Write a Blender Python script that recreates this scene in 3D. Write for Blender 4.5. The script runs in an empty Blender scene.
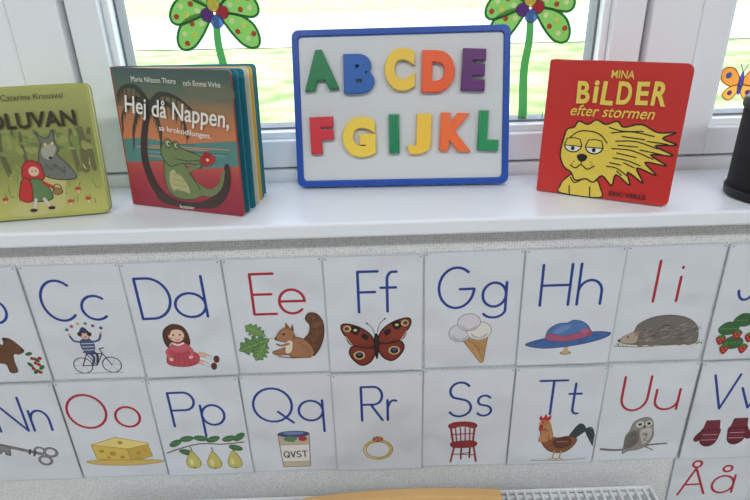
import bpy, math, random
from mathutils import Vector, Matrix
random.seed(7)
scene = bpy.context.scene
COL = scene.collection
scene.view_settings.view_transform = 'Standard'

# ---------------------------------------------------------------- colour / material helpers
def lin(c):
    out = []
    for v in c[:3]:
        v = v / 255.0
        out.append(v / 12.92 if v <= 0.04045 else ((v + 0.055) / 1.055) ** 2.4)
    return (out[0], out[1], out[2], 1.0)

def mat(name, rgb, rough=0.5, spec=0.5, coat=0.0, noise=0.0, nscale=30, bump=0.0, bscale=200, metal=0.0):
    m = bpy.data.materials.new(name); m.use_nodes = True
    nt = m.node_tree; b = nt.nodes['Principled BSDF']
    b.inputs['Base Color'].default_value = lin(rgb)
    b.inputs['Roughness'].default_value = rough
    b.inputs['Specular IOR Level'].default_value = spec
    b.inputs['Coat Weight'].default_value = coat
    b.inputs['Metallic'].default_value = metal
    tc = nt.nodes.new('ShaderNodeTexCoord')
    if noise > 0:
        n = nt.nodes.new('ShaderNodeTexNoise'); n.inputs['Scale'].default_value = nscale
        n.inputs['Detail'].default_value = 5
        nt.links.new(tc.outputs['Object'], n.inputs['Vector'])
        mx = nt.nodes.new('ShaderNodeMix'); mx.data_type = 'RGBA'
        c = lin(rgb)
        mx.inputs[6].default_value = tuple(x * (1 - noise) for x in c[:3]) + (1,)
        mx.inputs[7].default_value = tuple(min(1, x * (1 + noise)) for x in c[:3]) + (1,)
        nt.links.new(n.outputs['Fac'], mx.inputs[0]); nt.links.new(mx.outputs[2], b.inputs['Base Color'])
    if bump > 0:
        n2 = nt.nodes.new('ShaderNodeTexNoise'); n2.inputs['Scale'].default_value = bscale
        nt.links.new(tc.outputs['Object'], n2.inputs['Vector'])
        bp = nt.nodes.new('ShaderNodeBump'); bp.inputs['Strength'].default_value = bump
        bp.inputs['Distance'].default_value = 0.002
        nt.links.new(n2.outputs['Fac'], bp.inputs['Height']); nt.links.new(bp.outputs['Normal'], b.inputs['Normal'])
    return m

def ink(name, rough=0.35, coat=0.0, lo=0.9, hi=1.08, trans=0.0, wave=0.0):
    m = bpy.data.materials.new(name); m.use_nodes = True
    nt = m.node_tree; b = nt.nodes['Principled BSDF']
    at = nt.nodes.new('ShaderNodeAttribute'); at.attribute_name = 'Col'
    tc = nt.nodes.new('ShaderNodeTexCoord')
    n = nt.nodes.new('ShaderNodeTexNoise'); n.inputs['Scale'].default_value = 350
    nt.links.new(tc.outputs['Object'], n.inputs['Vector'])
    mr = nt.nodes.new('ShaderNodeMapRange')
    mr.inputs['To Min'].default_value = lo; mr.inputs['To Max'].default_value = hi
    nt.links.new(n.outputs['Fac'], mr.inputs['Value'])
    mx = nt.nodes.new('ShaderNodeMix'); mx.data_type = 'RGBA'; mx.blend_type = 'MULTIPLY'
    mx.inputs[0].default_value = 1.0
    nt.links.new(at.outputs['Color'], mx.inputs[6]); nt.links.new(mr.outputs['Result'], mx.inputs[7])
    nt.links.new(mx.outputs[2], b.inputs['Base Color'])
    b.inputs['Roughness'].default_value = rough
    b.inputs['Coat Weight'].default_value = coat
    b.inputs['Coat Roughness'].default_value = 0.15
    if wave > 0:
        geo = nt.nodes.new('ShaderNodeNewGeometry')
        n2 = nt.nodes.new('ShaderNodeTexNoise'); n2.inputs['Scale'].default_value = 14; n2.inputs['Detail'].default_value = 1
        nt.links.new(geo.outputs['Position'], n2.inputs['Vector'])
        bp = nt.nodes.new('ShaderNodeBump'); bp.inputs['Strength'].default_value = wave; bp.inputs['Distance'].default_value = 0.012
        nt.links.new(n2.outputs['Fac'], bp.inputs['Height']); nt.links.new(bp.outputs['Normal'], b.inputs['Normal'])
    if trans > 0:
        t = nt.nodes.new('ShaderNodeBsdfTranslucent'); nt.links.new(mx.outputs[2], t.inputs['Color'])
        ms = nt.nodes.new('ShaderNodeMixShader'); ms.inputs[0].default_value = trans
        nt.links.new(b.outputs[0], ms.inputs[1]); nt.links.new(t.outputs[0], ms.inputs[2])
        nt.links.new(ms.outputs[0], nt.nodes['Material Output'].inputs['Surface'])
    return m
INK_LAM = ink('laminated_print', 0.34, 0.0, 0.98, 1.02, wave=0.9)
INK_COVER = ink('book_cover_print', 0.35, 0.15)
INK_FILM = ink('window_film_print', 0.5, 0, .95, 1.05, trans=0.4)

# ---------------------------------------------------------------- mesh helpers
def empty(name, mw=None):
    e = bpy.data.objects.new(name, None); e.empty_display_size = 0.05
    COL.objects.link(e)
    if mw is not None: e.matrix_world = mw
    return e

def mesh_obj(name, verts, faces, m=None, parent=None, smooth=False):
    me = bpy.data.meshes.new(name); me.from_pydata([tuple(v) for v in verts], [], faces); me.update()
    if m: me.materials.append(m)
    if smooth:
        for p in me.polygons: p.use_smooth = True
    o = bpy.data.objects.new(name, me); COL.objects.link(o)
    if parent: o.parent = parent
    return o

def boxes(name, lst, m, parent=None, bev=0.0):
    V, F = [], []
    for (x0,x1,y0,y1,z0,z1) in lst:
        k = len(V)
        V += [(x0,y0,z0),(x1,y0,z0),(x1,y1,z0),(x0,y1,z0),(x0,y0,z1),(x1,y0,z1),(x1,y1,z1),(x0,y1,z1)]
        F += [tuple(k+i for i in f) for f in [(0,3,2,1),(4,5,6,7),(0,1,5,4),(1,2,6,5),(2,3,7,6),(3,0,4,7)]]
    o = mesh_obj(name, V, F, m, parent)
    if bev > 0:
        md = o.modifiers.new('bevel', 'BEVEL'); md.width = bev; md.segments = 2
    return o
def box(name, x0, x1, y0, y1, z0, z1, m, parent=None, bev=0.0):
    return boxes(name, [(x0, x1, y0, y1, z0, z1)], m, parent, bev)

def rrect(x0, z0, x1, z1, rl, rr, n=6):
    pts = []
    for (cx, cz, r, a0) in [(x1-rr, z0+rr, rr, -90), (x1-rr, z1-rr, rr, 0), (x0+rl, z1-rl, rl, 90), (x0+rl, z0+rl, rl, 180)]:
        for i in range(n+1):
            a = math.radians(a0 + 90*i/n); pts.append((cx + r*math.cos(a), cz + r*math.sin(a)))
    return pts

def slab(name, pts, y0, y1, m, parent=None):
    n = len(pts)
    V = [(p[0], y0, p[1]) for p in pts] + [(p[0], y1, p[1]) for p in pts]
    F = [tuple(range(n)), tuple(range(2*n-1, n-1, -1))]
    F += [(i, i+n, (i+1) % n + n, (i+1) % n) for i in range(n)]
    return mesh_obj(name, V, F, m, parent)

# ---------------------------------------------------------------- flat printed artwork toolkit
def cr(P, closed=True, n=6):
    out = []; L = len(P)
    rng = range(L) if closed else range(L-1)
    for i in rng:
        if closed: p0, p1, p2, p3 = P[(i-1) % L], P[i], P[(i+1) % L], P[(i+2) % L]
        else: p0, p1, p2, p3 = P[max(i-1, 0)], P[i], P[i+1], P[min(i+2, L-1)]
        for k in range(n):
            t = k/n
            out.append(tuple(0.5*((2*p1[j]) + (-p0[j]+p2[j])*t + (2*p0[j]-5*p1[j]+4*p2[j]-p3[j])*t*t + (-p0[j]+3*p1[j]-3*p2[j]+p3[j])*t**3) for j in (0, 1)))
    if not closed: out.append(P[-1])
    return out

def arc(cx, cy, rx, ry, a0, a1, n=22):
    return [(cx + rx*math.cos(math.radians(a0+(a1-a0)*i/n)), cy + ry*math.sin(math.radians(a0+(a1-a0)*i/n))) for i in range(n+1)]

class Art:
    def __init__(s):
        s.V = []; s.F = []; s.C = []; s.layer = 0
    def _poly(s, pts, cols):
        A = sum(pts[i][0]*pts[(i+1) % len(pts)][1] - pts[(i+1) % len(pts)][0]*pts[i][1] for i in range(len(pts)))
        if A > 0: pts = list(reversed(pts)); cols = list(reversed(cols))
        k = len(s.V)
        s.V += [(p[0], p[1], s.layer) for p in pts]
        s.F.append(tuple(range(k, k+len(pts))))
        s.C.append(cols)
    def fill(s, pts, col, smooth=True, outline=None, w=0.8, n=6):
        s.layer += 1
        p = cr(pts, True, n) if smooth else list(pts)
        s._poly(p, [lin(col)]*len(p))
        if outline: s.line(p, w, outline, closed=True, smooth=False)
    def line(s, pts, w, col, closed=False, smooth=True, w1=None):
        """ribbon with mitred joints and round caps; split at sharp corners so faces never overlap in one layer"""
        p = cr(pts, closed, 6) if (smooth and len(pts) > 2) else list(pts)
        q = [p[0]]
        for a in p[1:]:
            if math.hypot(a[0]-q[-1][0], a[1]-q[-1][1]) > 1e-3: q.append(a)
        if len(q) > 2 and math.hypot(q[0][0]-q[-1][0], q[0][1]-q[-1][1]) < 1e-2: closed = True; q = q[:-1]
        c = lin(col); N = len(q)
        if N < 2: return
        def wid(i): return (w if w1 is None else w + (w1-w)*min(i, N-1)/max(1, N-1))/2
        pp = q + [q[0]] if closed else q
        idx = list(range(N)) + ([0] if closed else [])
        runs = []; cur = [0]
        for i in range(1, len(pp)):
            cur.append(i)
            if i < len(pp)-1:
                a1 = math.atan2(pp[i][1]-pp[i-1][1], pp[i][0]-pp[i-1][0]); a2 = math.atan2(pp[i+1][1]-pp[i][1], pp[i+1][0]-pp[i][0])
                d = abs((a2-a1+math.pi) % (2*math.pi) - math.pi)
                if d > math.radians(75): runs.append(cur); cur = [i]
        runs.append(cur)
        whole = closed and len(runs) == 1
        for r in runs:
            s.layer += 1
            P = [pp[i] for i in r]; W_ = [wid(idx[i]) for i in r]; M = len(P)
            L = []; R = []
            for i in range(M):
                pr = P[i-1] if i > 0 else (P[-2] if whole else None)
                nx_ = P[i+1] if i < M-1 else (P[1] if whole else None)
                d1 = None if pr is None else (P[i][0]-pr[0], P[i][1]-pr[1])
                d2 = None if nx_ is None else (nx_[0]-P[i][0], nx_[1]-P[i][1])
                if d1 is None: d1 = d2
                if d2 is None: d2 = d1
                l1 = math.hypot(*d1) or 1; l2 = math.hypot(*d2) or 1
                n1 = (-d1[1]/l1, d1[0]/l1); n2 = (-d2[1]/l2, d2[0]/l2)
                m_ = (n1[0]+n2[0], n1[1]+n2[1]); lm = math.hypot(*m_) or 1; m_ = (m_[0]/lm, m_[1]/lm)
                k = min(1.4, 1/max(.3, m_[0]*n1[0]+m_[1]*n1[1]))
                L.append((P[i][0]+m_[0]*W_[i]*k, P[i][1]+m_[1]*W_[i]*k)); R.append((P[i][0]-m_[0]*W_[i]*k, P[i][1]-m_[1]*W_[i]*k))
            for i in range(M-1):
                s._poly([L[i], L[i+1], R[i+1], R[i]], [c]*4)
            if not whole:
                for (e, o_) in ((0, 1), (M-1, M-2)):
                    rr = W_[e]
                    if rr < .12: continue
                    a0 = math.atan2(P[e][1]-P[o_][1], P[e][0]-P[o_][0])
                    s._poly([(P[e][0]+rr*math.cos(a0-math.pi/2+math.pi*t/6), P[e][1]+rr*math.sin(a0-math.pi/2+math.pi*t/6)) for t in range(7)], [c]*7)
    def ell(s, cx, cy, rx, ry, col, rot=0, outline=None, w=0.7):
        ca, sa = math.cos(math.radians(rot)), math.sin(math.radians(rot))
        p = []
        for i in range(24):
            a = 2*math.pi*i/24; x, y = rx*math.cos(a), ry*math.sin(a)
            p.append((cx + x*ca - y*sa, cy + x*sa + y*ca))
        s.fill(p, col, smooth=False, outline=outline, w=w)
    def grid(s, x0, y0, x1, y1, nx, ny, fn):
        s.layer += 1
        for i in range(nx):
            for j in range(ny):
                q = [(x0+(x1-x0)*(i+a)/nx, y0+(y1-y0)*(j+b)/ny) for a, b in ((0,0),(1,0),(1,1),(0,1))]
                s._poly(q, [lin(fn(*p)) for p in q])
    def build(s, name, sc, z0, parent, base=0.0002, eps=0.000012, m=None):
        me = bpy.data.meshes.new(name)
        me.from_pydata([(v[0]*sc, -(base+v[2]*eps), z0 - v[1]*sc) for v in s.V], [], s.F)
        ca = me.color_attributes.new('Col', 'FLOAT_COLOR', 'CORNER')
        k = 0
        for cols in s.C:
            for c in cols: ca.data[k].color = c; k += 1
        me.materials.append(m)
        me.update()
        o = bpy.data.objects.new(name, me); COL.objects.link(o); o.parent = parent
        return o

def text_mesh(txt, offset=0.0, extrude=0.0, bevel=0.0, shear=0.0, res=6):
    cu = bpy.data.curves.new('tmp', 'FONT'); cu.body = txt; cu.size = 1; cu.offset = offset
    cu.extrude = extrude; cu.bevel_depth = bevel; cu.bevel_resolution = 3; cu.shear = shear; cu.resolution_u = res
    o = bpy.data.objects.new('tmp', cu); COL.objects.link(o)
    bpy.context.view_layer.update()
    dg = bpy.context.evaluated_depsgraph_get()
    me = bpy.data.meshes.new_from_object(o.evaluated_get(dg))
    bpy.data.objects.remove(o); bpy.data.curves.remove(cu)
    return me

def text(name, txt, x0, x1, z0, z1, y, m, parent, rot=0, offset=0.0, extrude=0.0, bevel=0.0, shear=0.0, zs=None):
    """text fitted to box in the local XZ plane, facing -Y"""
    me = text_mesh(txt, offset, extrude, bevel, shear)
    xs = [v.co.x for v in me.vertices]; ys = [v.co.y for v in me.vertices]; zz = [v.co.z for v in me.vertices]
    ax, bx, ay, by = min(xs), max(xs), min(ys), max(ys); zmin = min(zz)
    cx, cz = (x0+x1)/2, (z0+z1)/2
    sx = (x1-x0)/(bx-ax); sy = (z1-z0)/(by-ay)
    cr_, sr_ = math.cos(math.radians(rot)), math.sin(math.radians(rot))
    for v in me.vertices:
        X = (v.co.x-(ax+bx)/2)*sx; Z = (v.co.y-(ay+by)/2)*sy
        Y = y - (v.co.z - zmin)*(zs or 0)
        v.co = (cx + X*cr_ - Z*sr_, Y, cz + X*sr_ + Z*cr_)
    me.materials.clear(); me.materials.append(m)
    o = bpy.data.objects.new(name, me); COL.objects.link(o)
    if parent: o.parent = parent
    return o

# ---------------------------------------------------------------- materials
M_white = mat('white_lacquer', (238, 240, 243), 0.35, noise=0.02, nscale=8)
M_sill = mat('sill_white', (236, 239, 245), 0.3, noise=0.02, nscale=10)
M_gasket = mat('window_gasket', (120, 124, 130), 0.6)
M_floor = mat('vinyl_floor', (150, 145, 138), 0.5, noise=0.1, nscale=10)
M_ceil = mat('ceiling_paint', (238, 239, 240), 0.9)
M_roomwall = mat('room_wall_paint', (226, 228, 230), 0.85, bump=0.1)
M_wood = mat('birch_wood', (206, 164, 108), 0.45, noise=0.12, nscale=14)
M_black = mat('black_plastic', (14, 14, 16), 0.45)
M_cream = mat('page_cream', (222, 214, 190), 0.7)
M_rad = mat('radiator_enamel', (228, 230, 232), 0.35)

def wallpaper():
    m = bpy.data.materials.new('woven_wallpaper'); m.use_nodes = True
    nt = m.node_tree; b = nt.nodes['Principled BSDF']; b.inputs['Roughness'].default_value = 0.7
    tc = nt.nodes.new('ShaderNodeTexCoord')
    v = nt.nodes.new('ShaderNodeTexVoronoi'); v.inputs['Scale'].default_value = 280
    v.inputs['Randomness'].default_value = 0.4
    nt.links.new(tc.outputs['Object'], v.inputs['Vector'])
    cr_ = nt.nodes.new('ShaderNodeValToRGB')
    cr_.color_ramp.elements[0].position = 0.1; cr_.color_ramp.elements[0].color = lin((192, 194, 194))
    cr_.color_ramp.elements[1].position = 0.5; cr_.color_ramp.elements[1].color = lin((228, 229, 228))
    nt.links.new(v.outputs['Distance'], cr_.inputs['Fac']); nt.links.new(cr_.outputs['Color'], b.inputs['Base Color'])
    bp = nt.nodes.new('ShaderNodeBump'); bp.inputs['Strength'].default_value = 0.35; bp.inputs['Distance'].default_value = 0.0007
    nt.links.new(v.outputs['Distance'], bp.inputs['Height']); nt.links.new(bp.outputs['Normal'], b.inputs['Normal'])
    return m
M_wallpaper = wallpaper()

def glassmat():
    m = bpy.data.materials.new('window_glass'); m.use_nodes = True
    nt = m.node_tree; nt.nodes.remove(nt.nodes['Principled BSDF'])
    t = nt.nodes.new('ShaderNodeBsdfTransparent'); g = nt.nodes.new('ShaderNodeBsdfGlossy'); g.inputs['Roughness'].default_value = 0.02
    mx = nt.nodes.new('ShaderNodeMixShader'); mx.inputs[0].default_value = 0.05
    nt.links.new(t.outputs[0], mx.inputs[1]); nt.links.new(g.outputs[0], mx.inputs[2])
    nt.links.new(mx.outputs[0], nt.nodes['Material Output'].inputs['Surface'])
    return m
M_glass = glassmat()

# ---------------------------------------------------------------- room shell
SILL = 0.901
box('floor', -2.5, 2.5, -4.0, 0.0, -0.05, 0.0, M_floor)
box('ceiling', -2.5, 2.5, -4.0, 0.28, 2.6, 2.65, M_ceil)
box('wall_left', -2.6, -2.5, -4.0, 0.28, 0.0, 2.6, M_roomwall)
box('wall_right', 2.5, 2.6, -4.0, 0.28, 0.0, 2.6, M_roomwall)
box('wall_rear', -2.6, 2.6, -4.1, -4.0, 0.0, 2.6, M_roomwall)
boxes('wall_window', [(-2.5, 2.5, 0, 0.28, 0, SILL-0.019), (-2.5, -1.25, 0, 0.28, SILL-0.019, 2.6),
                      (1.25, 2.5, 0, 0.28, SILL-0.019, 2.6), (-1.25, 1.25, 0, 0.28, 2.1, 2.6)], M_wallpaper)
box('window_sill', -1.25, 1.25, -0.03, 0.125, SILL-0.019, SILL, M_sill, bev=0.003)
box('baseboard_window', -2.5, 2.5, -0.012, 0, 0, 0.08, M_white)

FY0, FY1 = 0.125, 0.22
GZ0, GZ1 = 0.9695, 2.0
panes = [(-1.15, -0.497), (-0.3204, 0.2964), (0.4706, 1.15)]
boxes('trim_1', [(-1.25, 1.25, FY0+0.003, FY1, SILL-0.019, SILL+0.016), (-1.25, 1.25, FY0, FY1, 2.055, 2.1),
                 (-1.25, -1.215, FY0, FY1, SILL, 2.06), (1.215, 1.25, FY0, FY1, SILL, 2.06),
                 (-0.440, -0.377, FY0-0.004, FY1, SILL+0.0, 2.06), (0.353, 0.414, FY0-0.004, FY1, SILL+0.0, 2.06)], M_white, bev=0.002)
for i, (a, b) in enumerate(panes):
    w = empty('window_%d' % (i+1))
    t = 0.052
    z0, z1 = SILL+0.019, GZ1+t
    boxes('sash', [(a-t, a-0.012, FY0+0.006, FY1-0.01, z0, z1), (b+0.012, b+t, FY0+0.006, FY1-0.01, z0, z1),
                   (a-0.012, b+0.012, FY0+0.006, FY1-0.01, z0, GZ0-0.012), (a-0.012, b+0.012, FY0+0.006, FY1-0.01, GZ1+0.012, z1)], M_white, w, 0.002)
    boxes('glazing_bead', [(a-0.012, a-0.003, FY0+0.018, FY1-0.02, GZ0-0.012, GZ1+0.012), (b+0.003, b+0.012, FY0+0.018, FY1-0.02, GZ0-0.012, GZ1+0.012),
                   (a-0.003, b+0.003, FY0+0.018, FY1-0.02, GZ0-0.012, GZ0-0.003), (a-0.003, b+0.003, FY0+0.018, FY1-0.02, GZ1+0.003, GZ1+0.012)], M_white, w, 0.001)
    boxes('gasket', [(a-0.003, a, FY0+0.035, FY1-0.03, GZ0-0.003, GZ1+0.003), (b, b+0.003, FY0+0.035, FY1-0.03, GZ0-0.003, GZ1+0.003),
                   (a, b, FY0+0.035, FY1-0.03, GZ0-0.003, GZ0), (a, b, FY0+0.035, FY1-0.03, GZ1, GZ1+0.003)], M_gasket, w)
    mesh_obj('glass_pane', [(a, 0.17, GZ0), (b, 0.17, GZ0), (b, 0.17, GZ1), (a, 0.17, GZ1)], [(0, 1, 2, 3)], M_glass, w)

# ---------------------------------------------------------------- outside
def grass():
    m = bpy.data.materials.new('lawn_grass'); m.use_nodes = True
    nt = m.node_tree; b = nt.nodes['Principled BSDF']; b.inputs['Roughness'].default_value = 0.9
    tc = nt.nodes.new('ShaderNodeTexCoord')
    n = nt.nodes.new('ShaderNodeTexNoise'); n.inputs['Scale'].default_value = 1.6; n.inputs['Detail'].default_value = 8
    nt.links.new(tc.outputs['Object'], n.inputs['Vector'])
    c = nt.nodes.new('ShaderNodeValToRGB')
    c.color_ramp.elements[0].position = 0.35; c.color_ramp.elements[0].color = lin((96, 124, 62))
    c.color_ramp.elements[1].position = 0.65; c.color_ramp.elements[1].color = lin((164, 180, 118))
    nt.links.new(n.outputs['Fac'], c.inputs['Fac']); nt.links.new(c.outputs['Color'], b.inputs['Base Color'])
    return m
mesh_obj('lawn', [(-90, 0.3, -0.5), (90, 0.3, -0.5), (90, 120, -0.5), (-90, 120, -0.5)], [(0, 1, 2, 3)], grass())
M_path = mat('gravel_path', (158, 158, 156), 0.9, noise=0.14, nscale=2)
mesh_obj('gravel_path', [(-90, 24, -0.48), (90, 5.5, -0.48), (90, 22, -0.48), (-90, 36, -0.48)], [(0, 1, 2, 3)], M_path)

# ---------------------------------------------------------------- letter glyphs (cap height 1, y up, width 0..1)
G = {
 'A': [[(0,0),(.5,1),(1,0)],[(.18,.35),(.82,.35)]],
 'B': [[(0,0),(0,1)], [(0,1),(.5,1)]+arc(.55,.77,.35,.23,90,-90)+[(0,.54)], [(.5,.54)]+arc(.6,.27,.4,.27,90,-90)+[(0,0)]],
 'b': [[(0,0),(0,1)], arc(.5,.3,.5,.3,0,360)],
 'C': [arc(.55,.5,.55,.5,48,312)], 'c': [arc(.55,.3,.55,.3,48,312)],
 'D': [[(0,0),(0,1)], [(0,1),(.3,1)]+arc(.35,.5,.65,.5,90,-90)+[(0,0)]],
 'd': [arc(.5,.3,.5,.3,0,360), [(1,0),(1,1)]],
 'E': [[(1,1),(0,1),(0,0),(1,0)],[(0,.5),(.85,.5)]],
 'e': [[(.02,.31),(.98,.31)]+arc(.5,.3,.5,.3,0,318)],
 'F': [[(1,1),(0,1),(0,0)],[(0,.5),(.85,.5)]],
 'f': [[(1,.98)]+arc(.75,.78,.35,.2,90,180)+[(.4,0)],[(0,.6),(.95,.6)]],
 'G': [arc(.5,.5,.5,.5,50,350)+[(1,.47),(.6,.47)]],
 'g': [arc(.5,.3,.5,.3,0,360), [(1,.6),(1,-.1)]+arc(.5,-.08,.5,.2,0,-150)],
 'H': [[(0,0),(0,1)],[(1,0),(1,1)],[(0,.5),(1,.5)]],
 'h': [[(0,0),(0,1)], [(0,.3)]+arc(.5,.3,.5,.3,180,0)+[(1,0)]],
 'I': [[(.5,0),(.5,1)]], 'i': [[(.5,0),(.5,.6)],[(.5,.82),(.5,.84)]],
 'J': [[(1,1),(1,.3)]+arc(.5,.28,.5,.28,0,-170)],
 'j': [[(1,.6),(1,-.1)]+arc(.5,-.1,.5,.2,0,-150),[(1,.82),(1,.84)]],
 'K': [[(0,0),(0,1)],[(1,1),(0,.42)],[(.25,.57),(1,0)]], 'k': [[(0,0),(0,1)],[(.9,.6),(0,.25)],[(.25,.35),(1,0)]],
 'M': [[(0,0),(.1,1),(.5,.3),(.9,1),(1,0)]], 'm': [[(0,0),(0,.6)],[(0,.3)]+arc(.25,.35,.25,.25,180,0)+[(.5,0)],[(.5,.3)]+arc(.75,.35,.25,.25,180,0)+[(1,0)]],
 'N': [[(0,0),(0,1),(1,0),(1,1)]], 'n': [[(0,0),(0,.6)], [(0,.3)]+arc(.5,.3,.5,.3,180,0)+[(1,0)]],
 'O': [arc(.5,.5,.5,.5,0,360)], 'o': [arc(.5,.3,.5,.3,0,360)],
 'P': [[(0,0),(0,1)], [(0,1),(.5,1)]+arc(.6,.74,.4,.26,90,-90)+[(0,.48)]],
 'p': [[(0,.6),(0,-.35)], arc(.5,.3,.5,.3,0,360)],
 'Q': [arc(.5,.5,.5,.5,0,360), [(.62,.3),(1,-.05)]], 'q': [arc(.5,.3,.5,.3,0,360), [(1,.6),(1,-.35)]],
 'R': [[(0,0),(0,1)], [(0,1),(.5,1)]+arc(.6,.74,.4,.26,90,-90)+[(0,.48)], [(.45,.48),(1,0)]],
 'r': [[(0,0),(0,.6)], [(0,.3)]+arc(.6,.3,.6,.29,180,70)],
 'S': [arc(.5,.75,.45,.25,35,230)+arc(.5,.25,.5,.26,60,-150)], 's': [[(x,y*.6) for x,y in arc(.5,.75,.45,.25,35,230)+arc(.5,.25,.5,.26,60,-150)]],
 'T': [[(0,1),(1,1)],[(.5,1),(.5,0)]], 't': [[(.4,.9),(.4,.15)]+arc(.75,.15,.35,.15,180,290),[(0,.6),(.95,.6)]],
 'U': [[(0,1),(0,.4)]+arc(.5,.38,.5,.38,180,360)+[(1,1)]], 'u': [[(0,.6),(0,.28)]+arc(.5,.28,.5,.28,180,360),[(1,.6),(1,0)]],
 'V': [[(0,1),(.5,0),(1,1)]], 'v': [[(0,.6),(.5,0),(1,.6)]],
 'W': [[(0,1),(.25,0),(.5,.8),(.75,0),(1,1)]], 'w': [[(0,.6),(.25,0),(.5,.5),(.75,0),(1,.6)]],
 'Å': [[(0,0),(.5,.92),(1,0)],[(.2,.35),(.8,.35)],arc(.5,1.06,.16,.11,0,360)],
 'å': [arc(.5,.3,.5,.3,0,360), [(1,.6),(1,0)],arc(.55,.85,.2,.1,0,360)],
}
BLUE = (34, 66, 144); RED = (178, 38, 54)
def glyph(a, ch, x0, x1, col, base=65, cap=47, w=2.9):
    for st in G[ch]:
        a.line([(x0+(x1-x0)*p[0], base-cap*p[1]) for p in st], w, col, smooth=False)

# ---------------------------------------------------------------- card illustrations (units: card width 100, y down)
OUT = (60, 50, 45)
class Cyc:
    """strokes share a small pack of ink layers"""
    def __init__(s, a, n=5): s.a = a; s.n = n; s.l0 = a.layer; s.i = 0
    def go(s): s.a.layer = s.l0 + (s.i % s.n); s.i += 1
    def end(s): s.a.layer = s.l0 + s.n + 1
def hair(a, pts, n, L, ang, col, w=0.5, spread=25):
    cy = Cyc(a)
    for _ in range(n):
        x, y = random.choice(pts); x += random.uniform(-3, 3); y += random.uniform(-2, 2)
        t = math.radians(ang + random.uniform(-spread, spread)); cy.go()
        a.line([(x, y), (x+L*math.cos(t), y+L*math.sin(t))], w, col, smooth=False, w1=0.1)
    cy.end()

def d_bear(a):
    a.fill([(22,112),(26,94),(40,86),(54,88),(60,92),(64,84),(70,85),(76,92),(80,100),(74,104),(68,104),(66,114),(66,126),(58,127),(56,116),(44,116),(42,127),(33,127),(32,116)], (110,76,54), outline=(70,45,30))
    a.ell(64,85,2.6,2.6,(90,58,38)); a.ell(72,93,.9,.9,(20,15,12)); a.ell(79,99,1.6,1.3,(30,20,18))
    hair(a,[(35,95),(45,95),(52,98),(60,98),(45,105)],24,5,70,(80,50,32))
    for x,y in [(84,104),(90,112),(82,118),(93,122),(86,127)]:
        a.ell(x,y,4,2.2,(60,110,55),rot=random.uniform(-60,60)); 
    for x,y in [(86,110),(91,118),(84,123),(88,116),(94,110),(90,128)]: a.ell(x,y,2.2,2.2,(180,44,44))
def d_clown(a):
    for cx in (36,67):
        a.line(arc(cx,122,10,10,0,360),1.1,(40,40,45),smooth=False)
        for k in range(6): a.line([(cx,122),(cx+10*math.cos(k*1.05),122+10*math.sin(k*1.05))],0.3,(110,110,115),smooth=False)
    for p in [[(36,122),(43,107),(60,107),(51,122),(36,122)],[(43,107),(51,122)],[(60,107),(67,122)],[(60,107),(58,101),(63,100)],[(40,105),(46,105)]]:
        a.line(p,1.2,(70,60,70),smooth=False)
    a.line([(46,104),(54,108),(52,119)],3.4,(60,60,90),w1=2.4); a.line([(45,104),(50,112),(46,122)],3.2,(70,74,110),w1=2.4)
    a.fill([(41,90),(50,88),(54,96),(51,106),(43,106),(40,98)],(70,90,140),outline=(35,45,80))
    for y in (94,98,102): a.line([(41,y),(53,y)],0.9,(225,220,200),smooth=False)
    a.line([(43,92),(34,90),(31,83)],2.2,(70,90,140)); a.line([(51,92),(60,90),(64,82)],2.2,(70,90,140))
    a.ell(31,82,1.6,1.6,(225,180,150)); a.ell(64,81,1.6,1.6,(225,180,150))
    a.ell(47,84,4.6,4.8,(222,184,160),outline=OUT,w=.5); a.ell(47,85.5,1,1,(190,60,60))
    a.ell(42,82,2.4,2.8,(70,40,30)); a.ell(52,82,2.4,2.8,(70,40,30)); a.fill([(42,80),(47,73),(52,80)],(60,60,100))
    for x,y,c in [(30,76,(70,100,150)),(36,72,(186,90,84)),(43,69,(214,184,90)),(51,69,(100,140,100)),(58,72,(120,80,120)),(66,75,(70,100,150))]: a.ell(x,y,1.8,1.8,c)
    a.line([(25,132),(78,132)],.8,(160,160,145),smooth=False)
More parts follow.
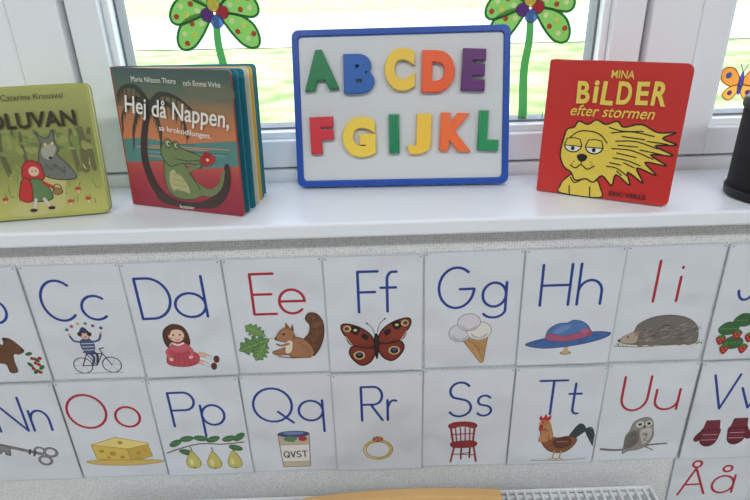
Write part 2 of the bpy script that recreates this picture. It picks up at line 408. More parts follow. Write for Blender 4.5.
def d_doll(a):
    a.fill([(27,92),(29,80),(38,73),(48,75),(53,83),(54,96),(50,101),(46,95),(34,95),(30,101)],(84,54,38),outline=(60,38,26))
    a.ell(41,86,8.6,9,(234,196,174),outline=(150,100,80),w=.5)
    a.fill([(31,84),(34,75),(42,73),(50,79),(51,85),(46,80),(38,80),(34,86)],(92,58,40))
    a.ell(38,86,1,1.2,(30,30,50)); a.ell(45,86,1,1.2,(30,30,50)); a.line([(39,91),(41.5,92.4),(44,91)],.7,(180,50,50))
    a.ell(35.5,89.5,1.7,1.2,(224,150,140)); a.ell(47.5,89.5,1.5,1.1,(224,150,140))
    for p in ([(54,115),(64,112),(74,118)],[(50,120),(60,121),(70,126)]):
        a.line(p,6.4,(150,110,96),w1=5); a.line(p,5.4,(228,184,158),w1=4)
    a.line([(70,116),(75,118.5)],4.8,(214,216,222)); a.line([(66,124),(71,126.3)],4.8,(214,216,222))
    a.ell(78.5,118.5,3,4.6,(104,56,38),rot=10,outline=OUT,w=.4); a.ell(74.5,127.5,3,4.6,(104,56,38),rot=10,outline=OUT,w=.4)
    a.fill([(35,96),(41,95),(48,96),(53,105),(60,112),(59,121),(50,126),(36,126),(26,122),(27,112),(32,104)],(192,78,92),outline=(130,44,58))
    a.fill([(35,96),(41,98),(48,96),(50,105),(42,108),(33,105)],(204,100,112))
    a.line([(35,99),(28,107),(30,115)],4.2,(204,98,110),w1=3.4); a.ell(30.5,116.5,2.3,2.3,(234,196,174))
    a.line([(49,99),(54,106),(52,113)],4.2,(204,98,110),w1=3.4); a.ell(52,114.5,2.2,2.2,(234,196,174))
    a.line([(36,96.2),(41,98.6),(47,96.4)],1.9,(236,232,230))
    for k in range(5): a.line([(37+3.2*k,108),(32+6*k,124)],.5,(150,50,64),smooth=False)
def oak(a,cx,cy,L,ang,c=(70,128,62)):
    ca,sa=math.cos(math.radians(ang)),math.sin(math.radians(ang))
    T=lambda x,y:(cx+(x*ca-y*sa)*L,cy+(x*sa+y*ca)*L)
    top=[(0,0),(.12,.1),(.2,.24),(.3,.14),(.4,.32),(.5,.18),(.62,.34),(.7,.18),(.82,.24),(.9,.1),(1,0)]
    pts=[T(x,y) for x,y in top]+[T(x,-y) for x,y in reversed(top[1:-1])]
    a.fill(pts,c,outline=(50,95,48),w=.6,n=4)
    a.line([T(-.12,0),T(1,0)],.8,(150,170,90),smooth=False)
    for x in (.25,.45,.65): a.line([T(x,0),T(x+.12,.2)],.5,(150,170,90),smooth=False); a.line([T(x,0),T(x+.12,-.2)],.5,(150,170,90),smooth=False)
def d_squirrel(a):
    oak(a,38,96,36,158,(96,136,84)); oak(a,34,92,24,215,(110,150,92)); oak(a,34,100,26,120,(100,142,84))
    a.fill([(82,118),(74,110),(74,98),(80,90),(82,80),(78,72),(82,65),(90,66),(96,76),(96,92),(92,106),(86,116)],(104,68,50),outline=(70,36,20))
    hair(a,[(86,72),(88,82),(88,92),(84,100),(82,108),(92,80)],40,7,-80,(140,96,70),.6)
    a.fill([(40,112),(50,108),(58,104),(58,98),(66,94),(76,98),(82,106),(84,116),(76,120),(60,119),(56,116),(44,116)],(168,120,86),outline=(95,60,36))
    a.fill([(46,92),(50,86),(56,82),(62,84),(65,92),(62,98),(55,100),(48,98),(44,96)],(172,124,90),outline=(95,60,36))
    a.fill([(56,84),(57,75),(61,82)],(150,90,56),smooth=False); a.fill([(61,85),(64,77),(65,86)],(140,84,52),smooth=False)
    a.ell(54,90,1.3,1.3,(15,10,10)); a.ell(45,95,1.2,1,(40,25,20))
    a.fill([(56,100),(62,99),(60,112),(54,113)],(228,214,194)); a.line([(58,102),(50,104),(45,102)],2.6,(160,104,66),w1=1.8)
    hair(a,[(62,92),(68,100),(74,106),(76,112)],24,4,50,(126,82,52)); a.line([(46,118),(60,120),(80,120)],1.4,(146,96,60))
def d_butterfly(a):
    for s in (1,-1):
        T=lambda x,y:(51+s*x*1.04,y - s*2.5)
        a.fill([T(1,104),T(6,90),T(18,80),T(32,76),T(35,82),T(31,92),T(26,102),T(12,108),T(3,110)],(138,58,48),outline=(38,28,28),w=1.6)
        a.fill([T(1,108),T(12,107),T(24,104),T(28,112),T(24,122),T(16,129),T(8,126),T(3,118)],(128,54,46),outline=(38,28,28),w=1.6)
        a.fill([T(16,82),T(24,79),T(27,84),T(20,90)],(36,28,30)); a.fill([T(8,92),T(13,88),T(15,93),T(10,97)],(36,28,30))
        a.ell(*T(29,82),4.2,4,(210,176,110)); a.ell(*T(29.5,82),2.4,2.3,(70,60,100)); a.ell(*T(21,84),2,1.6,(220,200,140))
        a.ell(*T(18,116),6,5.4,(208,186,130)); a.ell(*T(18,116),4.3,4,(34,32,44)); a.ell(*T(18,115),2,1.8,(70,96,150))
        for k in range(6): a.ell(*T(31-k*1.2,92+k*2.2),.8,.8,(235,225,200))
        for k in range(5): a.line([T(2,106),T(8+4*k,92+3*k)],.4,(80,24,20),smooth=False)
        a.line([T(1,92),T(4,82),T(9,76)],.6,(30,22,20)); a.ell(*T(9,76),1,1,(30,22,20))
    a.fill([(51,91),(53,96),(53.4,108),(51.6,122),(50.4,122),(48.6,108),(49,96)],(48,36,34),outline=(20,15,14))
def d_icecream(a):
    a.fill([(40,104),(68,98),(64,134),(61,135.5)],(202,160,108),smooth=False,outline=(140,95,50))
    for k in range(6): a.line([(42+4.4*k,104-.6*k),(50+2.4*k,119)],.5,(150,102,55),smooth=False); a.line([(66-4.6*k,101+.6*k),(62-1*k,134-4*k)],.5,(150,102,55),smooth=False)
    a.ell(38,96,12,11,(212,212,218),outline=(130,130,140)); a.ell(58,94,13,11.5,(230,226,218),outline=(140,135,130)); a.ell(47,83,12,10.5,(218,212,218),outline=(130,120,130))
    for cx_,cy_ in [(38,96),(58,94),(47,83)]:
        a.fill([(cx_-9,cy_+2),(cx_,cy_+8),(cx_+9,cy_+3),(cx_+5,cy_+9),(cx_-5,cy_+9)],(190,186,194))
def d_hat(a):
    a.ell(52,125,6,2.2,(190,160,120),outline=OUT,w=.4); a.fill([(50,112),(54,112),(55,125),(49,125)],(200,172,130),smooth=False)
    a.fill([(8,113),(22,107),(40,104),(60,102),(80,99),(97,101),(92,107),(74,113),(50,117),(26,118)],(72,108,166),outline=(34,56,110))
    a.fill([(30,106),(31,95),(40,88),(50,87),(56,84),(66,86),(74,94),(75,103),(60,108),(44,109)],(88,122,180),outline=(34,56,110))
    a.fill([(30,107),(31,100),(50,103),(74,96),(75,103),(60,109),(44,110)],(170,92,120),outline=(110,50,74),w=.4)
    a.fill([(36,98),(44,91),(54,90),(50,96),(42,100)],(112,144,196))
    a.ell(70,98,4,3.4,(188,104,130)); a.ell(75,101,3,2.4,(166,78,104))
    hair(a,[(20,110),(35,112),(50,112),(65,110),(80,106)],20,8,-6,(48,80,138),.5,6)
def d_hedgehog(a):
    a.line([(4,119),(30,121),(60,120),(98,118)],1.4,(150,160,120))
    hair(a,[(8,119),(15,120),(90,118),(96,118),(80,119)],24,5,-90,(110,140,80),.6,20)
    a.fill([(8,112),(14,106),(22,102),(26,92),(40,84),(58,82),(76,86),(88,96),(92,110),(88,118),(60,119),(28,118),(14,116)],(120,112,106),outline=(78,70,66))
    a.fill([(8,112),(14,106),(23,102),(28,108),(26,116),(14,116)],(182,164,142),outline=(100,80,60),w=.5)
    a.ell(8,112,1.6,1.3,(20,15,15)); a.ell(17,108,1.1,1.1,(15,10,10)); a.ell(26,104,2.4,3,(160,136,112))
    cy = Cyc(a, 6)
    for _ in range(110):
        t=random.random(); x=27+62*t; y=random.uniform(88+10*abs(t-.45)*2,115); cy.go()
        L=random.uniform(5,8); an=math.radians(random.uniform(-40,5)); c=random.choice([(76,70,66),(184,176,164),(96,88,82),(144,134,124)])
        a.line([(x,y),(x+L*math.cos(an),y+L*math.sin(an))],.7,c,smooth=False,w1=.2)
    cy.end()
    for x in (32,44,74,84): a.ell(x,119,3.4,1.7,(140,116,96))
def d_strawberry(a):
    for x,y,r in [(20,100,-30),(34,90,10),(50,88,-20),(64,92,30),(78,100,0),(28,118,40),(62,122,-20)]:
        a.fill([(x-11,y),(x-4,y-8),(x+6,y-7),(x+11,y),(x+5,y+7),(x-6,y+7)],(64,108,64),outline=(34,70,38),w=.5)
        a.line([(x-9,y),(x+9,y)],.5,(130,165,110),smooth=False)
        for k in (-4,0,4): a.line([(x+k,y-5),(x+k,y+5)],.4,(40,85,40),smooth=False)
    for x,y in [(14,114),(30,108),(44,112),(58,106),(40,126),(20,126),(72,116)]:
        a.fill([(x-5,y-3),(x,y-6),(x+5,y-3),(x+3,y+3),(x,y+6),(x-3,y+3)],(174,44,48),outline=(120,24,26),w=.5)
        a.fill([(x-4,y-5),(x,y-7),(x+4,y-5),(x,y-2.5)],(70,130,60))
        for dx,dy in [(-2,-1),(2,-1),(0,2)]: a.ell(x+dx,y+dy,.5,.6,(235,200,110))
def d_key(a):
    dk=(78,76,78); lt=(138,136,136)
    for w,c in ((4.4,dk),(2.6,lt)):
        a.line([(17,84),(62,100)],w,c,smooth=False)
        a.line(arc(64,110,7,6.4,0,360),w*.7,c,smooth=False); a.line(arc(73,98,7,6.4,0,360),w*.7,c,smooth=False); a.line(arc(61,95,5.5,5,0,360),w*.6,c,smooth=False)
    a.fill([(17,84),(29,88),(26,101),(21,99),(22,95),(18,94),(16,98),(12,96)],lt,smooth=False,outline=dk,w=1)
    a.line([(56,95),(53,102)],2.4,dk,smooth=False); a.line([(51,93),(48.5,99)],2.4,dk,smooth=False)
def d_cheese(a):
    a.fill([(20,90),(50,80),(86,90),(84,94),(60,98)],(232,210,128),smooth=False,outline=(170,135,60))
    a.fill([(20,90),(60,98),(62,118),(22,112)],(218,188,92),smooth=False,outline=(170,135,60))
    a.fill([(60,98),(85,92),(87,110),(62,118)],(204,170,78),smooth=False,outline=(170,135,60))
    a.fill([(14,114),(90,116),(94,120),(60,123),(20,120)],(218,188,100),outline=(170,135,60))
    for x,y,r in [(30,100,3),(42,104,4),(52,110,2.6),(36,110,2),(72,104,3),(80,100,2),(70,112,1.8),(54,88,3)]: a.ell(x,y,r,r*.8,(184,146,62))
def d_pears(a):
    a.line([(4,104),(20,98),(44,92),(70,94),(94,92)],1.6,(110,80,50))
    for x,y,r in [(16,90,-30),(30,84,-10),(26,104,20),(46,84,10),(60,86,-20),(78,86,-15),(84,100,20),(90,84,-40)]:
        a.ell(x,y,8,4,(72,118,70),rot=r,outline=(40,76,42),w=.5); a.line([(x-6,y),(x+6,y)],.4,(140,170,120),smooth=False)
    for x,y in [(32,112),(56,114),(80,114)]:
        a.line([(x,y-16),(x+1,y-9)],1,(90,65,40),smooth=False)
        a.fill([(x,y-10),(x+4,y-4),(x+8,y+6),(x+7,y+14),(x,y+17),(x-7,y+14),(x-8,y+6),(x-4,y-4)],(202,192,108),outline=(130,120,60),w=.7)
        a.ell(x-2.5,y+7,2.5,5,(224,216,148)); a.ell(x,y+16,1.2,.8,(80,60,40))
def d_jar(a):
    a.fill([(34,84),(70,84),(68,134),(36,134)],(204,186,164),smooth=False,outline=(110,90,75))
    a.fill([(35,100),(69,100),(68,126),(36,126)],(234,230,222),smooth=False,outline=(130,110,90),w=.5)
    a.ell(52,84,18,4.5,(70,84,130),outline=(40,50,90)); a.ell(52,82.5,12,2.6,(120,136,176))
    a.ell(62,91,5,4,(180,60,66)); a.fill([(40,92),(46,87),(56,90),(50,96)],(100,140,100))
    glyph(a,'Q',38.5,44.5,(50,40,60),119,9,1.4); glyph(a,'V',46.5,51.5,(50,40,60),119,9,1.4); glyph(a,'S',53.5,58,(50,40,60),119,9,1.4); glyph(a,'T',60,65.5,(50,40,60),119,9,1.4)
def d_ring(a):
    a.line(arc(49,109,15.5,13.5,0,360),4.0,(150,116,56),smooth=False); a.line(arc(49,109,15.5,13.5,0,360),2.4,(218,186,110),smooth=False)
    a.line(arc(49,109,15.5,13.5,100,200),1,(240,226,180),smooth=False)
    a.ell(49,93,6,4,(208,172,96),outline=(130,96,50)); 
    for x,y in [(45,93),(49,91),(53,93),(49,95)]: a.ell(x,y,1.8,1.7,(196,80,90),outline=(120,40,50),w=.3)
def d_chair(a):
    c=(154,52,58); o=(95,28,34)
    a.line([(38,108),(34,134)],2.4,c); a.line([(60,110),(64,134)],2.4,c); a.line([(46,112),(46,130)],2,o); a.line([(56,106),(56,128)],2,o)
    a.line([(35,122),(63,124)],1.4,c); a.line([(45,122),(57,120)],1.2,o)
    a.fill([(33,107),(38,103),(58,102),(64,107),(58,112),(38,112)],c,outline=o)
    a.line([(36,104),(32,78)],2.4,c,smooth=False); a.line([(59,103),(60,78)],2.4,c,smooth=False)
    a.fill([(30,78),(38,74),(54,74),(62,78),(60,83),(46,80),(33,83)],c,outline=o)
    for k in range(4): a.line([(38+5.5*k,82),(40+5*k,103)],1.5,c,smooth=False)
    a.line([(33,92),(60,91)],1.4,c,smooth=False)
def d_rooster(a):
    a.line([(28,134),(60,135),(92,133)],1,(150,150,120))
    for k,(c) in enumerate([(50,66,66),(40,54,62),(60,84,84),(40,46,54),(66,72,66),(46,70,70)]):
        a.line([(66,108),(80,96-3*k),(92,86+3*k),(98,98+3*k)],4.2,c,w1=1.4)
    a.fill([(36,84),(42,86),(46,96),(56,100),(68,98),(78,102),(76,112),(66,122),(52,122),(42,114),(36,100)],(138,84,56),outline=(80,44,30))
    a.fill([(33,80),(38,74),(44,76),(48,88),(50,100),(42,106),(34,104),(36,92)],(196,138,88),outline=(130,80,44),w=.5)
    a.fill([(54,102),(68,100),(72,110),(60,116),(52,110)],(98,56,42),outline=(60,32,24))
    a.line([(56,110),(66,112)],1.4,(60,80,80)); a.line([(56,106),(68,106)],1.4,(186,122,70))
    a.ell(38,77,5,5,(192,116,74)); a.fill([(31,77),(34,75),(34,80)],(220,180,80),smooth=False)
    a.fill([(32,73),(33,66),(36,70),(39,64),(41,69),(45,66),(44,74),(38,73)],(184,48,52),n=3); a.fill([(33,80),(37,81),(36,89),(33,88)],(184,48,52))
    a.ell(37,76,.9,.9,(15,12,10)); hair(a,[(40,86),(42,94),(44,100),(60,112),(66,106)],40,5,75,(110,62,40))
    for x in (54,62): a.line([(x,120),(x-1,132)],1.5,(190,156,80),smooth=False); a.line([(x-5,134),(x-1,131),(x+4,134)],1.2,(190,156,80))
def d_owl(a):
    a.line([(8,122),(30,124),(60,118),(84,116)],3.4,(112,102,94),w1=2); a.line([(56,118),(70,126)],2,(112,102,94),w1=1)
    a.fill([(40,84),(46,78),(56,76),(62,82),(64,92),(66,104),(62,116),(52,124),(40,126),(34,130),(34,118),(34,104),(38,94)],(150,144,138),outline=(84,78,74))
    a.fill([(40,96),(48,98),(50,112),(42,122),(35,122),(34,108)],(116,110,104)); a.fill([(50,96),(62,92),(63,106),(56,116)],(196,190,180))
    a.ell(48,86,5,5.2,(206,202,194),outline=(100,94,88),w=.5); a.ell(58,85,4.6,5,(206,202,194),outline=(100,94,88),w=.5)
    a.ell(48,86,2,2,(20,16,14)); a.ell(58,85,2,2,(20,16,14)); a.fill([(52,88),(55,88),(53.5,93)],(60,50,40),smooth=False)
    hair(a,[(42,100),(44,110),(40,116),(56,100),(58,108),(46,94)],50,4,80,(88,80,74)); hair(a,[(56,100),(58,106),(54,110)],16,3,90,(118,108,98))
def d_mittens(a):
    c=(108,34,50); o=(70,20,32)
    for dx,s,yo in ((0,-1,2),(32,1,0)):
        T=lambda x,y:(28+dx+s*x,y+yo)
        a.fill([T(-10,92),T(9,92),T(10,104),T(8,114),T(0,119),T(-8,115),T(-11,104)],c,outline=o)
        a.fill([T(8,96),T(13,98),T(17,107),T(14,111),T(9,107)],c,outline=o)
        a.fill([T(-8,80),T(7,80),T(9,93),T(-10,93)],(130,52,64),smooth=False,outline=o)
        for k in range(4): a.line([T(-9,97+4*k),T(8,97+4*k)],1,(200,160,168) if k%2 else (146,60,70),smooth=False)
        for k in range(5): a.line([T(-6+3*k,81),T(-6+3*k,92)],.5,o,smooth=False)
def d_none(a): pass

CARD_W, CARD_H, PITCH = 0.1252, 0.176, 0.126
U = CARD_W/100
cards = [ # row, col, capital, x0,x1, lower, x0,x1, colour, drawing
 (0,-6,'A',14,48,'a',0,0,RED,d_none),
 (0,-5,'B',18,42,'b',50,76,BLUE,d_bear),(0,-4,'C',13,46,'c',52,77,BLUE,d_clown),(0,-3,'D',11,43,'d',47,78,BLUE,d_doll),
 (0,-2,'E',26,49,'e',53,79,RED,d_squirrel),(0,-1,'F',34,54,'f',57,73,BLUE,d_butterfly),(0,0,'G',15,51,'g',60,84,BLUE,d_icecream),
 (0,1,'H',19,48,'h',57,81,BLUE,d_hat),(0,2,'I',34,38,'i',58,62,RED,d_hedgehog),(0,3,'J',20,36,'j',44,56,BLUE,d_strawberry),
 (0,4,'K',20,46,'k',54,76,BLUE,d_none),
 (1,-6,'M',14,50,'m',56,86,BLUE,d_none),
 (1,-5,'N',26,57,'n',64,84,BLUE,d_key),(1,-4,'O',5,48,'o',57,84,RED,d_cheese),(1,-3,'P',20,47,'p',53,78,BLUE,d_pears),
 (1,-2,'Q',11,54,'q',61,88,BLUE,d_jar),(1,-1,'R',32,55,'r',61,73,BLUE,d_ring),(1,0,'S',29,54,'s',61,77,BLUE,d_chair),
 (1,1,'T',28,58,'t',62,76,BLUE,d_rooster),(1,2,'U',21,50,'u',59,85,RED,d_owl),(1,3,'V',17,45,'v',51,75,BLUE,d_mittens),
 (1,4,'W',12,52,'w',58,84,BLUE,d_none),
 (2,3,'Å',12,44,'å',52,78,RED,d_none),
]
M_lam = mat('laminate_sheet', (200, 205, 212), 0.3)
for row, col, C, a0, a1, c, b0, b1, colr, fn in cards:
    x = 0.061 + PITCH*col + random.uniform(-.0006, .0006)
    z = 1.16 - [0.3135, 0.489, 0.662][row] + random.uniform(-.0008, .0008)
    ang = random.uniform(-.6, .6)
    if row == 2: ang = -1.5
    e = empty('alphabet_card', Matrix.Translation((x, -0.0006 - 0.0024*((col) % 2) - .0048*(row % 2), z)) @ Matrix.Rotation(math.radians(ang), 4, 'Y'))
    slab('laminate', rrect(0, -CARD_H, CARD_W, 0, .003, .003), -0.0005, 0, M_lam, e)
    art = Art()
    Hh = CARD_H/U
    art.fill(rrect(1.0, 1.3, 99.0, Hh-1.3, .8, .8), (220, 223, 229), smooth=False)
    glyph(art, C, a0, a1, colr)
    if b1 > b0: glyph(art, c, b0, b1, colr)
    fn(art)
    art.ell(3, 3, .8, .8, (130,130,130)); art.ell(97, 3, .8, .8, (130,130,130))
    art.build('print', U, 0.0, e, base=0.0006, m=INK_LAM)

# ---------------------------------------------------------------- magnetic letter board
bw, bh, bt = 0.279, 0.2, 0.012
lean = math.radians(15.5)
yaw = math.atan2(.7294-.74, .1783+.1004)
BM = Matrix.Translation((-.1004, .74-.65, SILL+bt*math.sin(lean)+.0005)) @ Matrix.Rotation(yaw, 4, 'Z') @ Matrix.Rotation(-lean, 4, 'X')
board = empty('magnetic_letter_board', BM)
M_blue = mat('blue_plastic', (18, 74, 168), 0.35, bump=0.0)
M_board = mat('whiteboard_enamel', (210, 212, 214), 0.3)
slab('panel', rrect(.008, .008, bw-.008, bh-.008, .004, .004), 0.0035, 0.010, M_board, board)
def ring(name, outer, inner, y0, y1, m, parent, bev):
    n = len(outer)
    V = [(p[0], y0, p[1]) for p in outer]+[(p[0], y0, p[1]) for p in inner]+[(p[0], y1, p[1]) for p in outer]+[(p[0], y1, p[1]) for p in inner]
    F = []
    for i in range(n):
        j = (i+1) % n
        F += [(i, j, n+j, n+i), (2*n+i, 3*n+i, 3*n+j, 2*n+j), (i, 2*n+i, 2*n+j, j), (n+i, n+j, 3*n+j, 3*n+i)]
    o = mesh_obj(name, V, F, m, parent)
    md = o.modifiers.new('bevel', 'BEVEL'); md.width = bev; md.segments = 3; md.limit_method = 'ANGLE'; md.angle_limit = 1.0
    return o
ring('frame', rrect(0, 0, bw, bh, .009, .009), rrect(.0085, .0085, bw-.0085, bh-.0085, .005, .005), 0, bt, M_blue, board, .0015)
lst = []
for k in range(40):
    xx = .012 + k*(bw-.024)/39
    for zz in (.0043, bh-.0043): lst.append((xx-.0008, xx+.0008, -.0007, .002, zz-.003, zz+.003))
for k in range(28):
    zz = .012 + k*(bh-.024)/27
    for xx in (.0043, bw-.0043): lst.append((xx-.003, xx+.003, -.0007, .002, zz-.0008, zz+.0008))
boxes('frame_ribs', lst, M_blue, board)
LC = {'A':(20,120,70),'B':(34,92,170),'C':(236,196,72),'D':(236,92,40),'E':(92,30,104),'F':(206,44,58),'G':(240,204,76),'I':(18,126,82),'J':(240,194,64),'K':(240,108,52),'L':(24,140,84)}
LP = [('A',.04,.214,.118,.388,3),('B',.226,.382,.148,.415,0),('C',.415,.567,.118,.405,0),('D',.585,.75,.14,.42,-2),('E',.768,.889,.135,.415,-3),
      ('F',.062,.185,.535,.795,1),('G',.212,.382,.54,.82,0),('I',.430,.492,.53,.80,0),('J',.515,.64,.53,.81,-2),('K',.668,.83,.53,.795,-3),('L',.845,.955,.52,.795,-3)]
for chh, u0, u1, v0, v1, r in LP:
    m = mat('magnet_plastic_'+chh, LC[chh], 0.35)
    o = text('letter_magnet', chh, u0*bw+.003, u1*bw-.001, bh*(1-v1)+.002, bh*(1-v0)-.002, .0033, m, None, rot=r, offset=0.05 if chh != 'I' else 0.0, extrude=0.045, bevel=0.022, zs=0.065)
    o.matrix_world = BM

# ---------------------------------------------------------------- books
def frame_m(x, y, yawdeg, leandeg=0.0, lift=0.0):
    return Matrix.Translation((x, y, SILL+lift)) @ Matrix.Rotation(math.radians(yawdeg), 4, 'Z') @ Matrix.Rotation(-math.radians(leandeg), 4, 'X')
def T(name, s, W, H, u0, u1, v0, v1, m, parent, layer=.0026, **k):
    return text(name, s, u0*W, u1*W, H*(1-v1), H*(1-v0), -layer, m, parent, **k)

# red lion book
W, H, TH = .153, .160, .014
b3 = empty('picture_book', frame_m(.2095, .7069-.65, math.degrees(math.atan2(-.0722, .135)), 4.0, .0012))
M_red = mat('book_red', (186, 42, 36), 0.35)
slab('cover', rrect(0, 0, W, H, .002, .008), 0, .002, M_red, b3)
slab('back_cover', rrect(0, 0, W, H, .002, .008), TH-.002, TH, M_red, b3)
slab('pages', rrect(.001, .001, W-.001, H-.001, .002, .008), .0021, TH-.0021, M_cream, b3)
a = Art(); HU = 100*H/W
a.fill(rrect(.3, .3, 99.7, HU-.3, 1.2, 5), (198, 42, 36), smooth=False)
YL = (228, 200, 76); K = (25, 20, 18)
a.fill([(20,104),(19,98),(22,92),(30,86),(44,88),(50,96),(50,104)], YL, outline=K, w=1.1)
a.fill([(17,60),(19,52),(24,50),(27,45),(34,47),(40,43),(47,46),(55,43),(60,47),(72,44),(84,49),(96,48),(88,53),(98,57),(84,59),(97,65),(82,66),(94,73),(79,72),(88,81),(74,77),(80,88),(68,81),(71,91),(60,84),(58,93),(50,86),(44,92),(38,90),(30,92),(26,86),(20,82),(16,73)], YL, outline=K, w=1.2, n=4)
for p in [[(52,52),(66,50),(82,52)],[(56,58),(70,57),(86,61)],[(54,64),(68,64),(84,69)],[(56,71),(66,72),(76,75)],[(52,78),(60,79),(68,84)],[(50,48),(60,50),(74,49)],[(58,61),(72,61)],[(58,67),(72,69)],[(54,75),(62,76)],[(60,54),(76,55)],[(60,81),(64,84)],[(64,74),(72,77)],[(74,63),(90,65)],[(78,56),(92,57)]]:
    a.line(p, .9, K)
a.fill([(20,62),(24,55),(32,53),(42,54),(49,60),(50,72),(46,82),(38,87),(28,86),(21,78)], YL, outline=None)
a.line([(22,58),(28,53),(36,52),(44,54),(50,60)], .9, K)
for ex in (25, 41):
    a.ell(ex, 64, 6.4, 5.4, (232,230,220), outline=K, w=1); a.fill([(ex-6.6,64.5),(ex-5,59),(ex,58),(ex+5,59),(ex+6.6,64.5)], YL, smooth=False, outline=K, w=.8); a.ell(ex, 66.5, 1.5, 1.6, K)
a.fill([(29,72),(33,70),(37,72),(35,76),(31,76)], K); a.line([(33,76),(33,79)], .9, K); a.line([(25,80),(29,82),(33,79),(38,82),(43,79)], 1, K)
for x, y in [(27,77),(26,79),(40,76),(41,78)]: a.ell(x, y, .5, .5, K)
for p in [[(26,90),(30,94),(36,90)],[(26,97),(27,104)],[(42,96),(43,104)]]: a.line(p, .9, K)
a.build('cover_print', W/100, H, b3, m=INK_COVER)
M_y = mat('print_yellow', (230, 204, 88), 0.4); M_dk = mat('print_dark', (40, 24, 22), 0.4); M_wh = mat('print_white', (232, 230, 222), 0.4)
T('title_small', 'MINA', W, H, .46, .62, .055, .11, M_y, b3, offset=.01)
for ch_, x0, x1, v0, v1, r in [('B',.23,.325,.14,.30,2),('i',.35,.385,.13,.29,0),('L',.41,.50,.135,.30,-2),('D',.52,.62,.13,.29,0),('E',.65,.735,.125,.285,2),('R',.76,.86,.12,.285,-2)]:
    T('title_'+ch_, ch_, W, H, x0, x1, v0, v1, M_y, b3, offset=.03, rot=r)
T('subtitle', 'efter stormen', W, H, .20, .80, .305, .385, M_y, b3, shear=.25, offset=.006, rot=1)
T('author', 'ERIC VEILLÉ', W, H, .57, .84, .92, .965, M_dk, b3, offset=.02)

# crocodile book, standing open
W, H = .162, .168
b2 = empty('picture_book.001', frame_m(-.3065, .7035-.65, math.degrees(math.atan2(-.0575, .157)), 3.5, .001))
M_teal = mat('page_teal', (40, 122, 140), 0.5); M_yel = mat('page_yellow', (214, 176, 80), 0.5); M_cov2 = mat('cover_red_brown', (150, 60, 52), 0.4)
slab('cover', rrect(0, 0, W, H, .001, .005), 0, .002, M_cov2, b2)
mats = [M_teal, M_teal, M_cream, M_yel, M_teal]
for k in range(5):
    o = slab('leaf_%d' % (k+1), rrect(.001, .0005, W-.001, H-.001, .001, .005), 0, .0012, mats[k], b2)
    o.matrix_local = Matrix.Translation((0.001, .0023+.0015*k, 0)) @ Matrix.Rotation(math.radians([4,9.5,14,19,22][k]), 4, 'Z')
o = slab('back_cover', rrect(0, 0, W, H, .001, .005), 0, .002, M_teal, b2)
o.matrix_local = Matrix.Translation((0, .0110, 0)) @ Matrix.Rotation(math.radians(26), 4, 'Z')
box('spine', -.0015, .0006, 0, .013, 0, H, M_cov2, b2, bev=.0005)
a = Art()
def mixc(c0, c1, t): t = max(0, min(1, t)); return tuple(c0[i]+(c1[i]-c0[i])*t for i in range(3))
def sky(x, y):
    st = [(0,(66,92,88)),(16,(92,108,88)),(34,(180,118,76)),(50,(204,124,76)),(64,(192,94,70)),(78,(168,60,66)),(104,(144,36,56))]
    for (y0, c0), (y1, c1) in zip(st, st[1:]):
        if y <= y1+1e-6: return mixc(c0, c1, (y-y0)/(y1-y0))
    return st[-1][1]
a.grid(.5, .5, 99.5, 103.2, 12, 30, sky)
a.fill([(0.6,52),(20,50),(50,53),(99.4,48),(99.4,66),(70,70),(40,66),(0.6,70)], (84,132,126), smooth=False)
for k in range(9): a.line([(random.uniform(2,50),54+k*1.6),(random.uniform(60,97),53+k*1.6)], .7, random.choice([(204,144,94),(60,106,108),(120,156,130)]), smooth=False)
a.fill([(0.6,20),(10,16),(22,22),(12,26),(0.6,27)], (120,90,66)); a.fill([(60,12),(80,8),(99.2,12),(99.2,20),(76,20)], (104,108,86))
TR = (58,40,34)
a.line([(30,96),(22,84),(18,66),(22,44),(30,26)], 8, TR, w1=5)
for p in [[(30,26),(16,22),(4,34),(2,46)],[(30,26),(20,30),(12,44),(10,56)],[(30,26),(34,34),(36,46),(34,58)],[(30,26),(44,24),(56,34),(60,48)],[(30,26),(40,18),(54,20),(66,28)],[(30,26),(20,14),(8,14),(2,20)]]:
    a.line(p, 5, (56,54,42), w1=1)
    q = cr(p, False, 6); cy = Cyc(a, 3)
    for i in range(2, len(q)-1, 2): cy.go(); a.line([q[i], (q[i][0]-1.5, q[i][1]+8)], 1.6, (64,62,46), smooth=False, w1=.3)
    cy.end()
a.fill([(26,88),(40,96),(62,96),(80,86),(88,66),(92,68),(90,84),(78,98),(60,101),(36,101),(24,96)], (64,46,42))
GR = (112,128,80); GD = (60,72,44)
a.line([(60,84),(72,88),(82,82),(87,70)], 8, GR, w1=1.5)
a.fill([(36,66),(44,62),(52,66),(58,76),(64,86),(60,93),(48,95),(38,92),(34,82)], GR, outline=GD, w=.8)
a.fill([(40,74),(46,74),(54,84),(54,92),(44,92),(38,84)], (178,172,120))
a.fill([(34,62),(36,54),(42,51),(48,54),(56,57),(66,60),(70,63),(66,67),(56,67),(48,68),(40,70)], GR, outline=GD, w=.8)
a.ell(41,53,3.4,3.6,GR,outline=GD,w=.6); a.ell(41.5,53,1.5,1.7,(206,202,176)); a.ell(42,53.2,.9,1,(20,20,20)); a.ell(48,54,2.8,3,GR,outline=GD,w=.6); a.ell(48.5,54,1.3,1.4,(206,202,176)); a.ell(49,54,.8,.9,(20,20,20))
a.line([(46,64),(56,65),(67,64)], .7, GD); a.line([(46,74),(56,72),(66,68)], 3.4, GR, w1=2.6); a.line([(44,90),(56,92),(66,88)], 5, GR, w1=3.6)
for y in (76,80,84,88): a.line([(41,y),(52,y+1)], .5, (150,140,90), smooth=False)
